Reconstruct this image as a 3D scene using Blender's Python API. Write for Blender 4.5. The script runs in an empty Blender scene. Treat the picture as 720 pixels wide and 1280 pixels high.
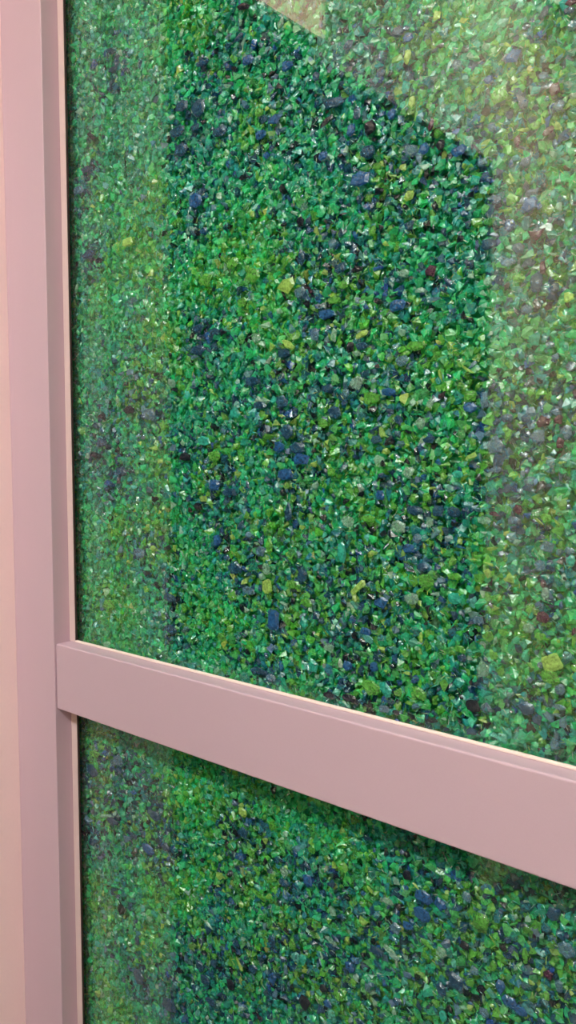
import bpy, bmesh, math, random
import numpy as np
from mathutils import Matrix, Vector

CAM = dict(f=1029.11, yaw=0.69406, pitch=-0.08233, roll=0.00223, loc=(0.92931,-0.66673,0.26958))
scene = bpy.context.scene
col = scene.collection
rng = np.random.default_rng(11)
random.seed(4)

# ------------------------------------------------------------------ materials
def new_mat(name):
    m = bpy.data.materials.new(name); m.use_nodes = True
    nt = m.node_tree; nt.nodes.clear()
    return m, nt, nt.nodes, nt.links

def paint(name, rgb, rough=0.45, bump=0.0, scale=300.0, vary=0.03, spec=0.4):
    m, nt, N, L = new_mat(name)
    out = N.new('ShaderNodeOutputMaterial'); p = N.new('ShaderNodeBsdfPrincipled')
    tc = N.new('ShaderNodeTexCoord'); no = N.new('ShaderNodeTexNoise')
    no.inputs['Scale'].default_value = scale; no.inputs['Detail'].default_value = 3
    L.new(tc.outputs['Object'], no.inputs['Vector'])
    mx = N.new('ShaderNodeMix'); mx.data_type = 'RGBA'
    mx.inputs['A'].default_value = (*[c * (1 - vary) for c in rgb], 1)
    mx.inputs['B'].default_value = (*[min(1, c * (1 + vary)) for c in rgb], 1)
    L.new(no.outputs['Fac'], mx.inputs['Factor'])
    L.new(mx.outputs['Result'], p.inputs['Base Color'])
    p.inputs['Roughness'].default_value = rough
    p.inputs['Specular IOR Level'].default_value = spec
    if bump:
        b = N.new('ShaderNodeBump'); b.inputs['Strength'].default_value = bump; b.inputs['Distance'].default_value = 0.0004
        L.new(no.outputs['Fac'], b.inputs['Height']); L.new(b.outputs['Normal'], p.inputs['Normal'])
    L.new(p.outputs[0], out.inputs[0])
    return m

def pane_material():
    """Clear float glass: mirror reflection by Schlick's law, straight-through view."""
    m, nt, N, L = new_mat('clear_glass')
    out = N.new('ShaderNodeOutputMaterial')
    lw = N.new('ShaderNodeLayerWeight'); lw.inputs['Blend'].default_value = 0.5   # Facing = 1 - |cos|
    pw = N.new('ShaderNodeMath'); pw.operation = 'POWER'; pw.inputs[1].default_value = 5
    L.new(lw.outputs['Facing'], pw.inputs[0])
    ma = N.new('ShaderNodeMath'); ma.operation = 'MULTIPLY_ADD'
    ma.inputs[1].default_value = 0.95; ma.inputs[2].default_value = GLASS_F0
    L.new(pw.outputs[0], ma.inputs[0])
    tr = N.new('ShaderNodeBsdfTransparent'); tr.inputs[0].default_value = (0.975, 0.99, 0.98, 1)
    gl = N.new('ShaderNodeBsdfGlossy'); gl.inputs['Roughness'].default_value = 0.0
    gl.inputs['Color'].default_value = (1, 1, 1, 1)
    mx = N.new('ShaderNodeMixShader')
    L.new(ma.outputs[0], mx.inputs[0]); L.new(tr.outputs[0], mx.inputs[1]); L.new(gl.outputs[0], mx.inputs[2])
    L.new(mx.outputs[0], out.inputs[0])
    return m

def chip_material(name, rgb=None, clear=0.52, rough_detail=1.0):
    """Crushed glass: soft see-through body, hard shiny facets, cloudy fracture inside."""
    m, nt, N, L = new_mat(name)
    out = N.new('ShaderNodeOutputMaterial')
    geo = N.new('ShaderNodeNewGeometry')
    no = N.new('ShaderNodeTexNoise'); no.inputs['Scale'].default_value = 380; no.inputs['Detail'].default_value = 3
    L.new(geo.outputs['Position'], no.inputs['Vector'])
    if rgb is None:
        at = N.new('ShaderNodeAttribute'); at.attribute_name = 'chip_colour'; csock = at.outputs['Color']
    else:
        rg = N.new('ShaderNodeRGB'); rg.outputs[0].default_value = (*rgb, 1); csock = rg.outputs[0]
    ml = N.new('ShaderNodeMapRange'); ml.inputs['From Min'].default_value = .3; ml.inputs['From Max'].default_value = .7
    ml.inputs['To Min'].default_value = 1 - .3 * rough_detail; ml.inputs['To Max'].default_value = 1 + .4 * rough_detail
    L.new(no.outputs['Fac'], ml.inputs['Value'])
    mu = N.new('ShaderNodeVectorMath'); mu.operation = 'SCALE'
    L.new(csock, mu.inputs[0]); L.new(ml.outputs[0], mu.inputs['Scale'])
    bp = N.new('ShaderNodeBump'); bp.inputs['Strength'].default_value = 0.5 * rough_detail; bp.inputs['Distance'].default_value = 0.0015
    L.new(no.outputs['Fac'], bp.inputs['Height'])
    di = N.new('ShaderNodeBsdfDiffuse'); tl = N.new('ShaderNodeBsdfTranslucent')
    for n in (di, tl):
        L.new(mu.outputs[0], n.inputs['Color']); L.new(bp.outputs['Normal'], n.inputs['Normal'])
    m1 = N.new('ShaderNodeMixShader'); m1.inputs[0].default_value = 0.42
    L.new(di.outputs[0], m1.inputs[1]); L.new(tl.outputs[0], m1.inputs[2])
    # tinted see-through share
    tr = N.new('ShaderNodeBsdfTransparent')
    sq = N.new('ShaderNodeGamma'); sq.inputs['Gamma'].default_value = 0.3
    L.new(csock, sq.inputs['Color']); L.new(sq.outputs[0], tr.inputs['Color'])
    m2 = N.new('ShaderNodeMixShader'); m2.inputs[0].default_value = clear
    L.new(m1.outputs[0], m2.inputs[1]); L.new(tr.outputs[0], m2.inputs[2])
    gl = N.new('ShaderNodeBsdfGlossy'); gl.inputs['Roughness'].default_value = 0.2
    L.new(bp.outputs['Normal'], gl.inputs['Normal'])
    fr = N.new('ShaderNodeLayerWeight'); fr.inputs['Blend'].default_value = 0.5
    pw = N.new('ShaderNodeMath'); pw.operation = 'POWER'; pw.inputs[1].default_value = 5
    L.new(fr.outputs['Facing'], pw.inputs[0])
    ma = N.new('ShaderNodeMath'); ma.operation = 'MULTIPLY_ADD'; ma.inputs[1].default_value = 0.7; ma.inputs[2].default_value = 0.09
    L.new(pw.outputs[0], ma.inputs[0])
    m3 = N.new('ShaderNodeMixShader')
    L.new(ma.outputs[0], m3.inputs[0]); L.new(m2.outputs[0], m3.inputs[1]); L.new(gl.outputs[0], m3.inputs[2])
    L.new(m3.outputs[0], out.inputs[0])
    return m

def lamp_material(name, rgb, strength):
    m, nt, N, L = new_mat(name)
    out = N.new('ShaderNodeOutputMaterial'); e = N.new('ShaderNodeEmission')
    e.inputs[0].default_value = (*rgb, 1); e.inputs[1].default_value = strength
    L.new(e.outputs[0], out.inputs[0])
    return m

GLASS_F0 = 0.036
M_FRAME = paint('pink_powder_coat', (0.525, 0.366, 0.43), 0.42, 0.06, 900)
M_BEAD = paint('pale_pink_bead', (0.64, 0.47, 0.46), 0.4, 0.04, 900)
M_LIP = paint('bead_lip_highlight', (0.86, 0.70, 0.63), 0.35, 0.03, 900)  # paler than the bead, to paint in the light its upper edge catches
M_GASKET = paint('dark_rubber', (0.035, 0.02, 0.018), 0.6, 0.05, 500)
M_WALL = paint('pale_pink_wall_paint', (0.95, 0.71, 0.70), 0.8, 0.15, 260, 0.02, 0.2)
M_CREAM = paint('cream_wall_paint', (0.84, 0.71, 0.50), 0.8, 0.15, 260, 0.02, 0.2)
M_TRIM = paint('pink_door_trim', (0.66, 0.53, 0.48), 0.5, 0.05, 500)
M_CEIL = paint('ceiling_paint', (0.75, 0.70, 0.66), 0.9, 0.1, 120)
M_FLOOR = paint('grey_floor', (0.10, 0.095, 0.09), 0.5, 0.1, 60, 0.15)
M_DARK = paint('unlit_room_dark', (0.02, 0.02, 0.022), 0.9, 0.0, 50)  # near-black colour stands in for the lack of light beyond the doorway
M_BACK = paint('dark_green_backing', (0.05, 0.55, 0.25), 0.6, 0.1, 80, 0.3)
M_GLASS = pane_material()

# ------------------------------------------------------------------ helpers
def link(name, bm, mat, parent=None, smooth=False):
    me = bpy.data.meshes.new(name); bm.to_mesh(me); bm.free()
    me.materials.append(mat)
    if smooth:
        for p in me.polygons: p.use_smooth = True
    o = bpy.data.objects.new(name, me); col.objects.link(o)
    if parent: o.parent = parent
    return o

def box_bm(x0, x1, y0, y1, z0, z1, bevel=0.0, seg=3):
    bm = bmesh.new(); bmesh.ops.create_cube(bm, size=1)
    for v in bm.verts:
        v.co = Vector(((x0 + x1) / 2 + v.co.x * (x1 - x0), (y0 + y1) / 2 + v.co.y * (y1 - y0), (z0 + z1) / 2 + v.co.z * (z1 - z0)))
    if bevel:
        bmesh.ops.bevel(bm, geom=list(bm.edges), offset=bevel, segments=seg, profile=0.5, affect='EDGES')
    return bm

def add_box(bm, *a, **k):
    b = box_bm(*a, **k); me = bpy.data.meshes.new('t'); b.to_mesh(me); b.free(); bm.from_mesh(me); bpy.data.meshes.remove(me)

def tag(o, label, cat=None, group=None, kind=None):
    o['label'] = label
    if cat: o['category'] = cat
    if group: o['group'] = group
    if kind: o['kind'] = kind
    return o

def empty(name, loc=(0, 0, 0)):
    o = bpy.data.objects.new(name, None); o.empty_display_size = 0.05; o.location = loc; col.objects.link(o); return o

# ------------------------------------------------------------------ dimensions (metres; origin = pane corner above the rail)
RH = 0.090          # height of the middle rail
PW = 0.0121         # width of the glazing bead
XL = -0.105         # side wall / left edge of the frame post
YB = -0.0034        # front of the beads
P_RAIL = -0.0262    # front of the rail
P_POST = -0.0286    # front of the post
XR = 1.50           # right end of the glazing
ZT, ZB = 1.08, -0.92
FLOOR, CEIL, FAR, XEND = -1.05, 1.66, -1.83, 2.9
GD = 0.006          # pane thickness

# ------------------------------------------------------------------ the glazed frame
win = empty('window_1', (0, 0, FLOOR))
tag(win, 'pink-painted metal framed window with green crushed glass behind its panes', 'window', None, 'structure')
def wpart(name, bm, mat, smooth=False):
    bm.transform(Matrix.Translation((0, 0, -FLOOR)))
    return link(name, bm, mat, win, smooth)
fp = box_bm(XL, -PW, P_POST, -0.0004, FLOOR, ZT + .06, 0.0011)
add_box(fp, XL, -.060, -0.004, 0.06, FLOOR, ZT + .06, bevel=.001)
wpart('frame_post', fp, M_FRAME)
wpart('frame_post', box_bm(XR + PW, XR + .1, P_POST, 0.06, FLOOR, ZT + .06, 0.0011), M_FRAME)
cr = box_bm(-PW, XR + PW, P_RAIL, -0.0004, -RH, 0.0, 0.0020)
add_box(cr, -PW, XR + PW, -0.004, 0.05, -.064, -.026)
wpart('cross_rail', cr, M_FRAME)
wpart('head_rail', box_bm(-PW, XR + PW, P_RAIL, 0.05, ZT, ZT + .06, 0.0013), M_FRAME)
wpart('sill_rail', box_bm(-PW, XR + PW, P_RAIL, 0.05, FLOOR, ZB, 0.0013), M_FRAME)
for z0, z1, tall in ((0.0, ZT, 1), (ZB, -RH, 0)):
    wpart('glazing_bead', box_bm(-PW, 0, YB, -0.0004, z0, z1, 0.0005, 2), M_BEAD)
    wpart('glazing_bead', box_bm(XR, XR + PW, YB, -0.0004, z0, z1, 0.0005, 2), M_BEAD)
    g = bmesh.new()
    add_box(g, 0, 0.0014, YB + .0006, -0.0002, z0, z1)
    add_box(g, XR - .0014, XR, YB + .0006, -0.0002, z0, z1)
    wpart('gasket', g, M_GASKET)
    # slim lips along the rails
    wpart('glazing_bead', box_bm(0.0014, XR - .0014, YB - .0012, -0.0004, z0, z0 + .0028, 0.0009, 3), M_LIP)
    wpart('glazing_bead', box_bm(0.0014, XR - .0014, YB, -0.0004, z1 - .0021, z1, 0.0005, 2), M_BEAD)
    wpart('glass_pane', box_bm(-.040, XR + .008, 0, GD, z0 - .008 if not tall else z0 - .020, z1 + (.020 if not tall else .006)), M_GLASS)
wpart('back_panel', box_bm(XL, XR + PW, 0.052, 0.058, FLOOR, ZT + .06), M_BACK)

# ------------------------------------------------------------------ crushed glass
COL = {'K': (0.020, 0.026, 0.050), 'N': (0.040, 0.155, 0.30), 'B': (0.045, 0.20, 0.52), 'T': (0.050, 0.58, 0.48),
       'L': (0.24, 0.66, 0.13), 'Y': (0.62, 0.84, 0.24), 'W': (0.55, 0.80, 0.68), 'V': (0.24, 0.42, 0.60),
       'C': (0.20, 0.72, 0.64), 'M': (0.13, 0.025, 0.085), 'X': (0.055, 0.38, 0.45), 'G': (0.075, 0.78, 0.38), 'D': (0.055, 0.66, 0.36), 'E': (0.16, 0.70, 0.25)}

CHIPS = [  # x, z, width, height in tenths of a millimetre, tilt, colour, label
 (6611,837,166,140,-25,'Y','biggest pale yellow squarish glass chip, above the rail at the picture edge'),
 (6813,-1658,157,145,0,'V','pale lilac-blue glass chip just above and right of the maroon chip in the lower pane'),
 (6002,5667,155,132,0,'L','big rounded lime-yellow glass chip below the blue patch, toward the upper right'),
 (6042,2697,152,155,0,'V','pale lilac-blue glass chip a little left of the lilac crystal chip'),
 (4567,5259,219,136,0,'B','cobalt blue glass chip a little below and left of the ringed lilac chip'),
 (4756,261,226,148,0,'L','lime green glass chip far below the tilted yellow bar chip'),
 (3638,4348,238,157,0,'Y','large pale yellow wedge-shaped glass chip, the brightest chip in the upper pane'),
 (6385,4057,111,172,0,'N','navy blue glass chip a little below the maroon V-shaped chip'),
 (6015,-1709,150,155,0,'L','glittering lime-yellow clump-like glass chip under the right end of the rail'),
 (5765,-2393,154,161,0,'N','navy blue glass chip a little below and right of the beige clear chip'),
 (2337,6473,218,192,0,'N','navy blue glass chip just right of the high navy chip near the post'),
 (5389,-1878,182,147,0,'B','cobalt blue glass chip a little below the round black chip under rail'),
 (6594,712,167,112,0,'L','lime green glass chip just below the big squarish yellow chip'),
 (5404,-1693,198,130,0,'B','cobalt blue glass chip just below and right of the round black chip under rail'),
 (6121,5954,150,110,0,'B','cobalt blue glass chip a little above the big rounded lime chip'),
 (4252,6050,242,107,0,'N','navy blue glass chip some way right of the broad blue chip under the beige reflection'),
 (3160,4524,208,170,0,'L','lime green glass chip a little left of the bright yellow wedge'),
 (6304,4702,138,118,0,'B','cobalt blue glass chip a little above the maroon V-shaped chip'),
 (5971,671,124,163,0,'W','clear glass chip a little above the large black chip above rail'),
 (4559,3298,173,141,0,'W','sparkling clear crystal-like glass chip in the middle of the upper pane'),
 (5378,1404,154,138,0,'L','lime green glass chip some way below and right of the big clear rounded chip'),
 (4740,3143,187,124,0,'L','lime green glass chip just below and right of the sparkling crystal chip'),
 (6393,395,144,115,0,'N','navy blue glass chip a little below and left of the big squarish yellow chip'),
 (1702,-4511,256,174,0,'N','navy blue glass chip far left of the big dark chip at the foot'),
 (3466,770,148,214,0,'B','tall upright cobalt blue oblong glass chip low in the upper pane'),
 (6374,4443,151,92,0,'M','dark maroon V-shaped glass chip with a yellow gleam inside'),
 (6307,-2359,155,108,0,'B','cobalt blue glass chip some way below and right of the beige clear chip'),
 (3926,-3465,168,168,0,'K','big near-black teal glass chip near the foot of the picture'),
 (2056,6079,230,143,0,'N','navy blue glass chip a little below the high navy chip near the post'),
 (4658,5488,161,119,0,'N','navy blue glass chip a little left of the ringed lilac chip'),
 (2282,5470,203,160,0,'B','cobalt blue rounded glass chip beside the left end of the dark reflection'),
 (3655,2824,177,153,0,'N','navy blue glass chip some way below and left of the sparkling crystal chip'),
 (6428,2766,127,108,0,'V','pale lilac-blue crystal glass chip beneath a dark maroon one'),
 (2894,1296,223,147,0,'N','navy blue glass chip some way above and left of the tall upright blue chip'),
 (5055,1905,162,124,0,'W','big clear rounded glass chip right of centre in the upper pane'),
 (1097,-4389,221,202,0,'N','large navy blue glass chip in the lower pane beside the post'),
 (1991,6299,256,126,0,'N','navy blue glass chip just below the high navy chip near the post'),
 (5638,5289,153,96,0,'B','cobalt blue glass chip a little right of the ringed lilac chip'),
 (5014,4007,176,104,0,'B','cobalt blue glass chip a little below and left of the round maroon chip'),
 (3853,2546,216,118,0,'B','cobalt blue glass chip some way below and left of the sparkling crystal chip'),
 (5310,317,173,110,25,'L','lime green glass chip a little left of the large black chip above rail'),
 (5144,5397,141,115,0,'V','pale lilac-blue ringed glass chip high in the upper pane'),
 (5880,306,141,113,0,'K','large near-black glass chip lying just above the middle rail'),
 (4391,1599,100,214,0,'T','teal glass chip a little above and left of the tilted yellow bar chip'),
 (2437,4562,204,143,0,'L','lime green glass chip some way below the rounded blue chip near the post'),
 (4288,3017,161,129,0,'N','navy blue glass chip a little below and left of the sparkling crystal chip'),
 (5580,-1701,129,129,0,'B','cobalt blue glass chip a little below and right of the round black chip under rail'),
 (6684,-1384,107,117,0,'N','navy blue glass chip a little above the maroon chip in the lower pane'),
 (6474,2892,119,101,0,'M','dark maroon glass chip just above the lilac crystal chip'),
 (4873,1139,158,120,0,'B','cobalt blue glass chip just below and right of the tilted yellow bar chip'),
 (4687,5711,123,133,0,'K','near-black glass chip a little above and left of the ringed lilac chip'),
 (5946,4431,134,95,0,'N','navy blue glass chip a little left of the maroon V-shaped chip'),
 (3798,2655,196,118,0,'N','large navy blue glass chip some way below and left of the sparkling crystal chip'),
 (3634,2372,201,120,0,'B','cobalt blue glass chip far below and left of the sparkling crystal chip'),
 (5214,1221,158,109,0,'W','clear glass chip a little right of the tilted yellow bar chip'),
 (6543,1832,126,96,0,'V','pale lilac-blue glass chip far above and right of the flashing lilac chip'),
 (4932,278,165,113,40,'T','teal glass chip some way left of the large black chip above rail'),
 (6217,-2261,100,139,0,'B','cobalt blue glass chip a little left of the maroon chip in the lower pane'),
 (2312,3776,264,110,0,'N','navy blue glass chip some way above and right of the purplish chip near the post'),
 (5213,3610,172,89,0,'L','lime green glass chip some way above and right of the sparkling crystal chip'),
 (5240,2070,175,92,0,'N','navy blue glass chip just above and right of the big clear rounded chip'),
 (5794,3022,142,93,0,'B','cobalt blue glass chip some way above and left of the lilac crystal chip'),
 (6495,5584,97,94,0,'M','dark maroon glass chip a little right of the big rounded lime chip'),
 (3593,3147,167,127,0,'N','navy blue glass chip some way left of the sparkling crystal chip'),
 (2075,6564,200,124,0,'N','navy blue glass chip at the dark reflection edge, high in the upper pane'),
 (6213,4358,114,93,0,'N','navy blue glass chip just below and left of the maroon V-shaped chip'),
 (2564,2557,207,129,0,'L','lime green glass chip far below and right of the purplish chip near the post'),
 (5080,3485,141,105,0,'V','pale lilac-blue glass chip a little above and right of the sparkling crystal chip'),
 (5792,3126,126,100,0,'L','lime green glass chip some way above and left of the lilac crystal chip'),
 (6079,2564,106,112,0,'N','navy blue glass chip a little below and left of the lilac crystal chip'),
 (4453,1915,158,114,0,'W','clear glass chip a little left of the big clear rounded chip'),
 (5654,2078,131,103,0,'N','navy blue glass chip a little right of the big clear rounded chip'),
 (5671,1277,131,105,0,'T','teal glass chip a little above and left of the flashing lilac chip'),
 (6522,1221,113,98,0,'M','dark maroon glass chip a little above the big squarish yellow chip'),
 (5086,-2137,138,118,0,'V','pale lilac-blue glass chip a little above and left of the beige clear chip'),
 (5614,-2549,110,130,0,'N','navy blue glass chip a little below the beige clear chip'),
 (3843,4616,104,178,0,'N','navy blue glass chip a little above and right of the bright yellow wedge'),
 (4593,1259,213,82,-35,'Y','tilted pale yellow bar-like glass chip in the lower half of the upper pane'),
 (3247,161,258,92,0,'N','navy blue glass chip a little below the tall upright blue chip'),
 (3487,6074,188,97,0,'B','broad cobalt blue glass chip high in the upper pane, under the beige reflection'),
 (4179,4006,181,96,0,'B','cobalt blue glass chip a little below and right of the bright yellow wedge'),
 (3173,3378,212,104,0,'N','navy blue glass chip far below the bright yellow wedge'),
 (6683,2801,81,119,0,'V','pale lilac-blue glass chip just right of the lilac crystal chip'),
 (3378,1130,139,161,0,'Y','pale yellow glass chip a little above the tall upright blue chip'),
 (2865,4692,180,121,0,'L','lime green glass chip a little above and left of the bright yellow wedge'),
 (5371,4280,115,108,0,'M','round dark maroon glass chip alone in a bright green area'),
 (1444,3057,223,137,0,'V','pale lilac-blue glass chip just right of the purplish chip near the post'),
 (5163,2426,132,107,0,'W','clear glass chip a little above the big clear rounded chip'),
 (5607,-2182,119,113,0,'W','beige-tinted clear glass chip, the largest clear one in the lower pane'),
 (4975,6489,130,92,0,'N','navy blue glass chip far above the ringed lilac chip'),
 (1326,-2550,227,140,0,'B','cobalt blue purplish glass chip in the lower pane near the post'),
 (6127,4250,145,67,0,'V','pale lilac-blue glass chip a little below and left of the maroon V-shaped chip'),
 (5931,3082,77,141,0,'V','pale lilac-blue glass chip some way above and left of the lilac crystal chip'),
 (3680,1970,100,189,0,'N','navy blue glass chip far above and left of the tilted yellow bar chip'),
 (5047,-2406,190,76,25,'W','clear glass chip a little left of the beige clear chip'),
 (6228,5537,95,91,0,'N','navy blue glass chip just right of the big rounded lime chip'),
 (6536,5447,90,88,0,'V','pale lilac-blue glass chip some way right of the big rounded lime chip'),
 (3831,4264,147,114,0,'V','pale lilac-blue glass chip just below and right of the bright yellow wedge'),
 (2561,2218,182,130,0,'B','cobalt blue glass chip far above and right of the lone lilac chip near the post'),
 (5488,2084,117,105,0,'N','medium navy blue glass chip a little right of the big clear rounded chip'),
 (6477,1663,99,97,0,'V','pale lilac-blue glass chip some way above and right of the flashing lilac chip'),
 (169,-1803,231,159,0,'N','navy blue glass chip far above and left of the purplish-blue chip near the post'),
 (3958,-2042,133,136,0,'B','vivid cobalt blue glass chip below the rail, brightest blue of the lower pane'),
 (2670,6138,188,103,0,'N','navy blue glass chip a little left of the broad blue chip under the beige reflection'),
 (284,5153,264,122,0,'N','navy blue glass chip a little left of the tapering yellow chip near the post'),
 (2404,2731,211,111,0,'T','teal glass chip some way below and right of the purplish chip near the post'),
 (1777,812,229,120,0,'N','navy blue glass chip far left of the tall upright blue chip'),
 (3870,1297,130,138,0,'N','navy blue glass chip a little above and right of the tall upright blue chip'),
 (6656,137,82,113,0,'V','pale lilac-blue glass chip some way below the big squarish yellow chip'),
 (3459,-3380,127,154,0,'B','cobalt blue glass chip some way below the long lime sliver'),
 (6424,-2397,110,92,0,'B','cobalt blue glass chip far below and right of the glittering lime chip under rail'),
 (3655,6565,140,103,0,'B','cobalt blue glass chip a little above the broad blue chip under the beige reflection'),
 (5275,5382,105,99,-30,'B','cobalt blue glass chip just right of the ringed lilac chip'),
 (4342,4441,136,101,0,'N','navy blue glass chip a little right of the bright yellow wedge'),
 (6688,621,89,97,0,'V','pale lilac-blue glass chip just below the big squarish yellow chip'),
 (3009,-1796,152,135,0,'N','navy blue glass chip some way above the long lime sliver'),
 (4296,-3430,122,128,0,'C','pale cyan glass chip just below and right of the big dark chip at the foot'),
 (5091,6235,81,127,0,'Y','pale yellow glass chip some way above the ringed lilac chip'),
 (5133,4727,102,109,30,'N','navy blue five-sided glass chip alone in the bright green area'),
 (5997,4795,109,81,0,'N','navy blue glass chip a little above and left of the maroon V-shaped chip'),
 (4936,3197,163,76,0,'B','cobalt blue glass chip a little right of the sparkling crystal chip'),
 (1808,417,213,120,0,'N','medium navy blue glass chip far left of the tall upright blue chip'),
 (2804,2146,226,91,0,'N','navy blue glass chip far above and right of the lone lilac chip near the post'),
 (3407,1594,104,177,0,'L','lime green glass chip some way above the tall upright blue chip'),
 (4865,-2462,159,86,0,'N','navy blue glass chip some way left of the beige clear chip'),
 (6446,-1857,62,150,0,'L','lime green glass chip just above and left of the maroon chip in the lower pane'),
 (4458,5742,100,120,25,'B','cobalt blue glass chip some way left of the ringed lilac chip'),
 (6335,5337,107,71,0,'L','lime green glass chip a little below and right of the big rounded lime chip'),
 (3749,1189,176,96,0,'L','lime green glass chip a little above and right of the tall upright blue chip'),
 (4026,362,116,138,0,'T','teal glass chip some way below and right of the tall upright blue chip'),
 (6759,-2005,72,118,0,'V','pale lilac-blue glass chip just below and right of the maroon chip in the lower pane'),
 (5956,2022,132,72,0,'W','clear glass chip some way right of the big clear rounded chip'),
 (4525,-2789,120,115,0,'B','cobalt blue glass chip some way left of the beige clear chip'),
 (3110,6779,150,98,0,'B','cobalt blue glass chip far above the rounded blue chip near the post'),
 (4421,6545,124,89,0,'N','navy blue glass chip far above and left of the ringed lilac chip'),
 (5097,6410,112,84,0,'B','cobalt blue glass chip far above and left of the big rounded lime chip'),
 (6310,5964,92,76,0,'L','lime green glass chip a little above and right of the big rounded lime chip'),
 (6259,5056,96,78,0,'N','navy blue glass chip some way below the big rounded lime chip'),
 (487,2712,235,125,0,'N','navy blue glass chip a little below and left of the purplish chip near the post'),
 (2327,4022,183,109,0,'N','navy blue glass chip far below and left of the bright yellow wedge'),
 (3616,3652,154,101,0,'N','navy blue glass chip some way below the bright yellow wedge'),
 (3555,2662,135,120,0,'B','medium cobalt blue glass chip far below and left of the sparkling crystal chip'),
 (5283,2894,103,105,0,'W','clear glass chip some way below and right of the sparkling crystal chip'),
 (601,574,230,129,0,'L','lime green glass chip far left of the tall upright blue chip'),
 (6396,1108,101,85,0,'W','clear glass chip a little above and left of the big squarish yellow chip'),
 (6498,321,85,100,0,'N','navy blue glass chip a little below the big squarish yellow chip'),
 (6176,74,104,88,0,'C','pale cyan glass chip a little below and right of the large black chip above rail'),
 (5741,497,113,91,0,'T','teal glass chip just above and left of the large black chip above rail'),
 (1471,-2065,198,127,0,'N','navy blue glass chip a little above the purplish-blue chip near the post'),
 (138,-3766,188,164,0,'L','lime green glass chip some way below and left of the purplish-blue chip near the post'),
 (4389,-3176,131,108,0,'L','lime green glass chip a little right of the big dark chip at the foot'),
 (6066,-2576,102,95,0,'V','pale lilac-blue glass chip some way below and right of the beige clear chip'),
 (5175,1701,133,85,0,'B','cobalt blue glass chip just below and right of the big clear rounded chip'),
 (3047,7342,190,73,15,'K','near-black glass chip far above and right of the high navy chip near the post'),
 (4532,5882,81,134,0,'N','navy blue glass chip some way above and left of the ringed lilac chip'),
 (3674,3739,196,75,25,'Y','pale yellow glass chip a little below the bright yellow wedge'),
 (4711,1962,171,72,0,'L','lime green glass chip a little left of the big clear rounded chip'),
 (5675,1486,147,67,0,'L','lime green glass chip a little above and left of the flashing lilac chip'),
 (4497,101,176,76,0,'K','near-black glass chip far below and right of the tall upright blue chip'),
 (5078,5983,82,114,0,'T','teal glass chip some way above the ringed lilac chip'),
 (6452,5262,105,64,-25,'M','dark maroon glass chip some way below and right of the big rounded lime chip'),
 (4278,4134,158,79,0,'L','lime green glass chip a little right of the bright yellow wedge'),
 (6227,4109,114,67,0,'L','lime green glass chip a little below the maroon V-shaped chip'),
 (4031,3818,103,130,0,'V','pale lilac-blue glass chip a little below and right of the bright yellow wedge'),
 (5383,2744,136,74,0,'N','navy blue glass chip some way below and right of the sparkling crystal chip'),
 (3109,1054,192,91,0,'V','pale lilac-blue glass chip a little above and left of the tall upright blue chip'),
 (3894,800,107,139,0,'T','teal glass chip a little right of the tall upright blue chip'),
 (6538,1425,70,111,0,'W','clear glass chip some way above the big squarish yellow chip'),
 (5452,-2147,163,65,25,'L','lime green glass chip just above and left of the beige clear chip'),
 (4314,-2647,191,72,0,'N','navy blue glass chip some way below the vivid blue chip below rail'),
 (3292,5965,141,99,0,'B','cobalt blue glass chip some way right of the high navy chip near the post'),
 (6669,3900,79,84,0,'Y','pale yellow glass chip some way below and right of the maroon V-shaped chip'),
 (1222,1317,200,123,0,'V','lone pale lilac-blue glass chip in the pale reflected strip beside the post'),
 (736,-1512,203,132,0,'V','pale lilac-blue glass chip some way above the purplish-blue chip near the post'),
 (3799,-2983,122,121,0,'C','pale cyan glass chip a little above the big dark chip at the foot'),
 (6662,-1942,87,89,0,'M','dark maroon glass chip with beige edge in the lower pane'),
 (5860,-1526,100,94,0,'V','pale lilac-blue glass chip just above and left of the glittering lime chip under rail'),
 (3672,799,122,123,0,'L','lime green glass chip just right of the tall upright blue chip'),
 (5336,1535,121,84,0,'N','navy blue glass chip a little below and right of the big clear rounded chip'),
 (3245,-2454,245,67,15,'L','long yellow-lime glass sliver in the middle of the lower pane'),
 (2269,-3740,134,146,0,'N','navy blue glass chip some way right of the low navy chip near the post'),
 (5641,-2810,86,115,0,'T','teal glass chip some way below the beige clear chip'),
 (5917,1112,117,74,0,'V','small flashing pale lilac-blue glass chip at the edge of the dark reflection'),
 (3749,-2850,103,140,0,'L','lime green glass chip some way below and right of the long lime sliver'),
 (4164,5888,171,62,-25,'K','near-black glass chip a little right of the broad blue chip under the beige reflection'),
 (6614,6220,98,55,0,'M','dark maroon glass chip far above and right of the big rounded lime chip'),
 (6183,5242,62,105,0,'M','dark maroon glass chip a little below the big rounded lime chip'),
 (3015,4249,142,104,0,'L','medium lime green glass chip a little left of the bright yellow wedge'),
 (5129,4993,101,87,0,'Y','pale yellow glass chip just above the five-sided navy chip'),
 (5800,5005,90,82,0,'T','teal glass chip some way below and right of the ringed lilac chip'),
 (6542,3992,81,78,0,'N','medium navy blue glass chip a little below the maroon V-shaped chip'),
 (6313,3841,85,80,0,'V','pale lilac-blue glass chip some way below the maroon V-shaped chip'),
 (3275,3116,187,78,0,'N','navy blue glass chip far left of the sparkling crystal chip'),
 (2901,3038,148,107,0,'T','teal glass chip far right of the purplish chip near the post'),
 (4271,3791,80,143,0,'W','clear glass chip a little above and left of the sparkling crystal chip'),
 (4141,2910,124,98,0,'L','lime green glass chip a little below and left of the sparkling crystal chip'),
 (6357,3143,85,81,0,'L','lime green glass chip a little above the lilac crystal chip'),
 (4468,431,118,100,0,'B','cobalt blue glass chip some way below the tilted yellow bar chip'),
 (596,-2389,248,101,0,'N','navy blue glass chip a little above and left of the purplish-blue chip near the post'),
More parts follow.
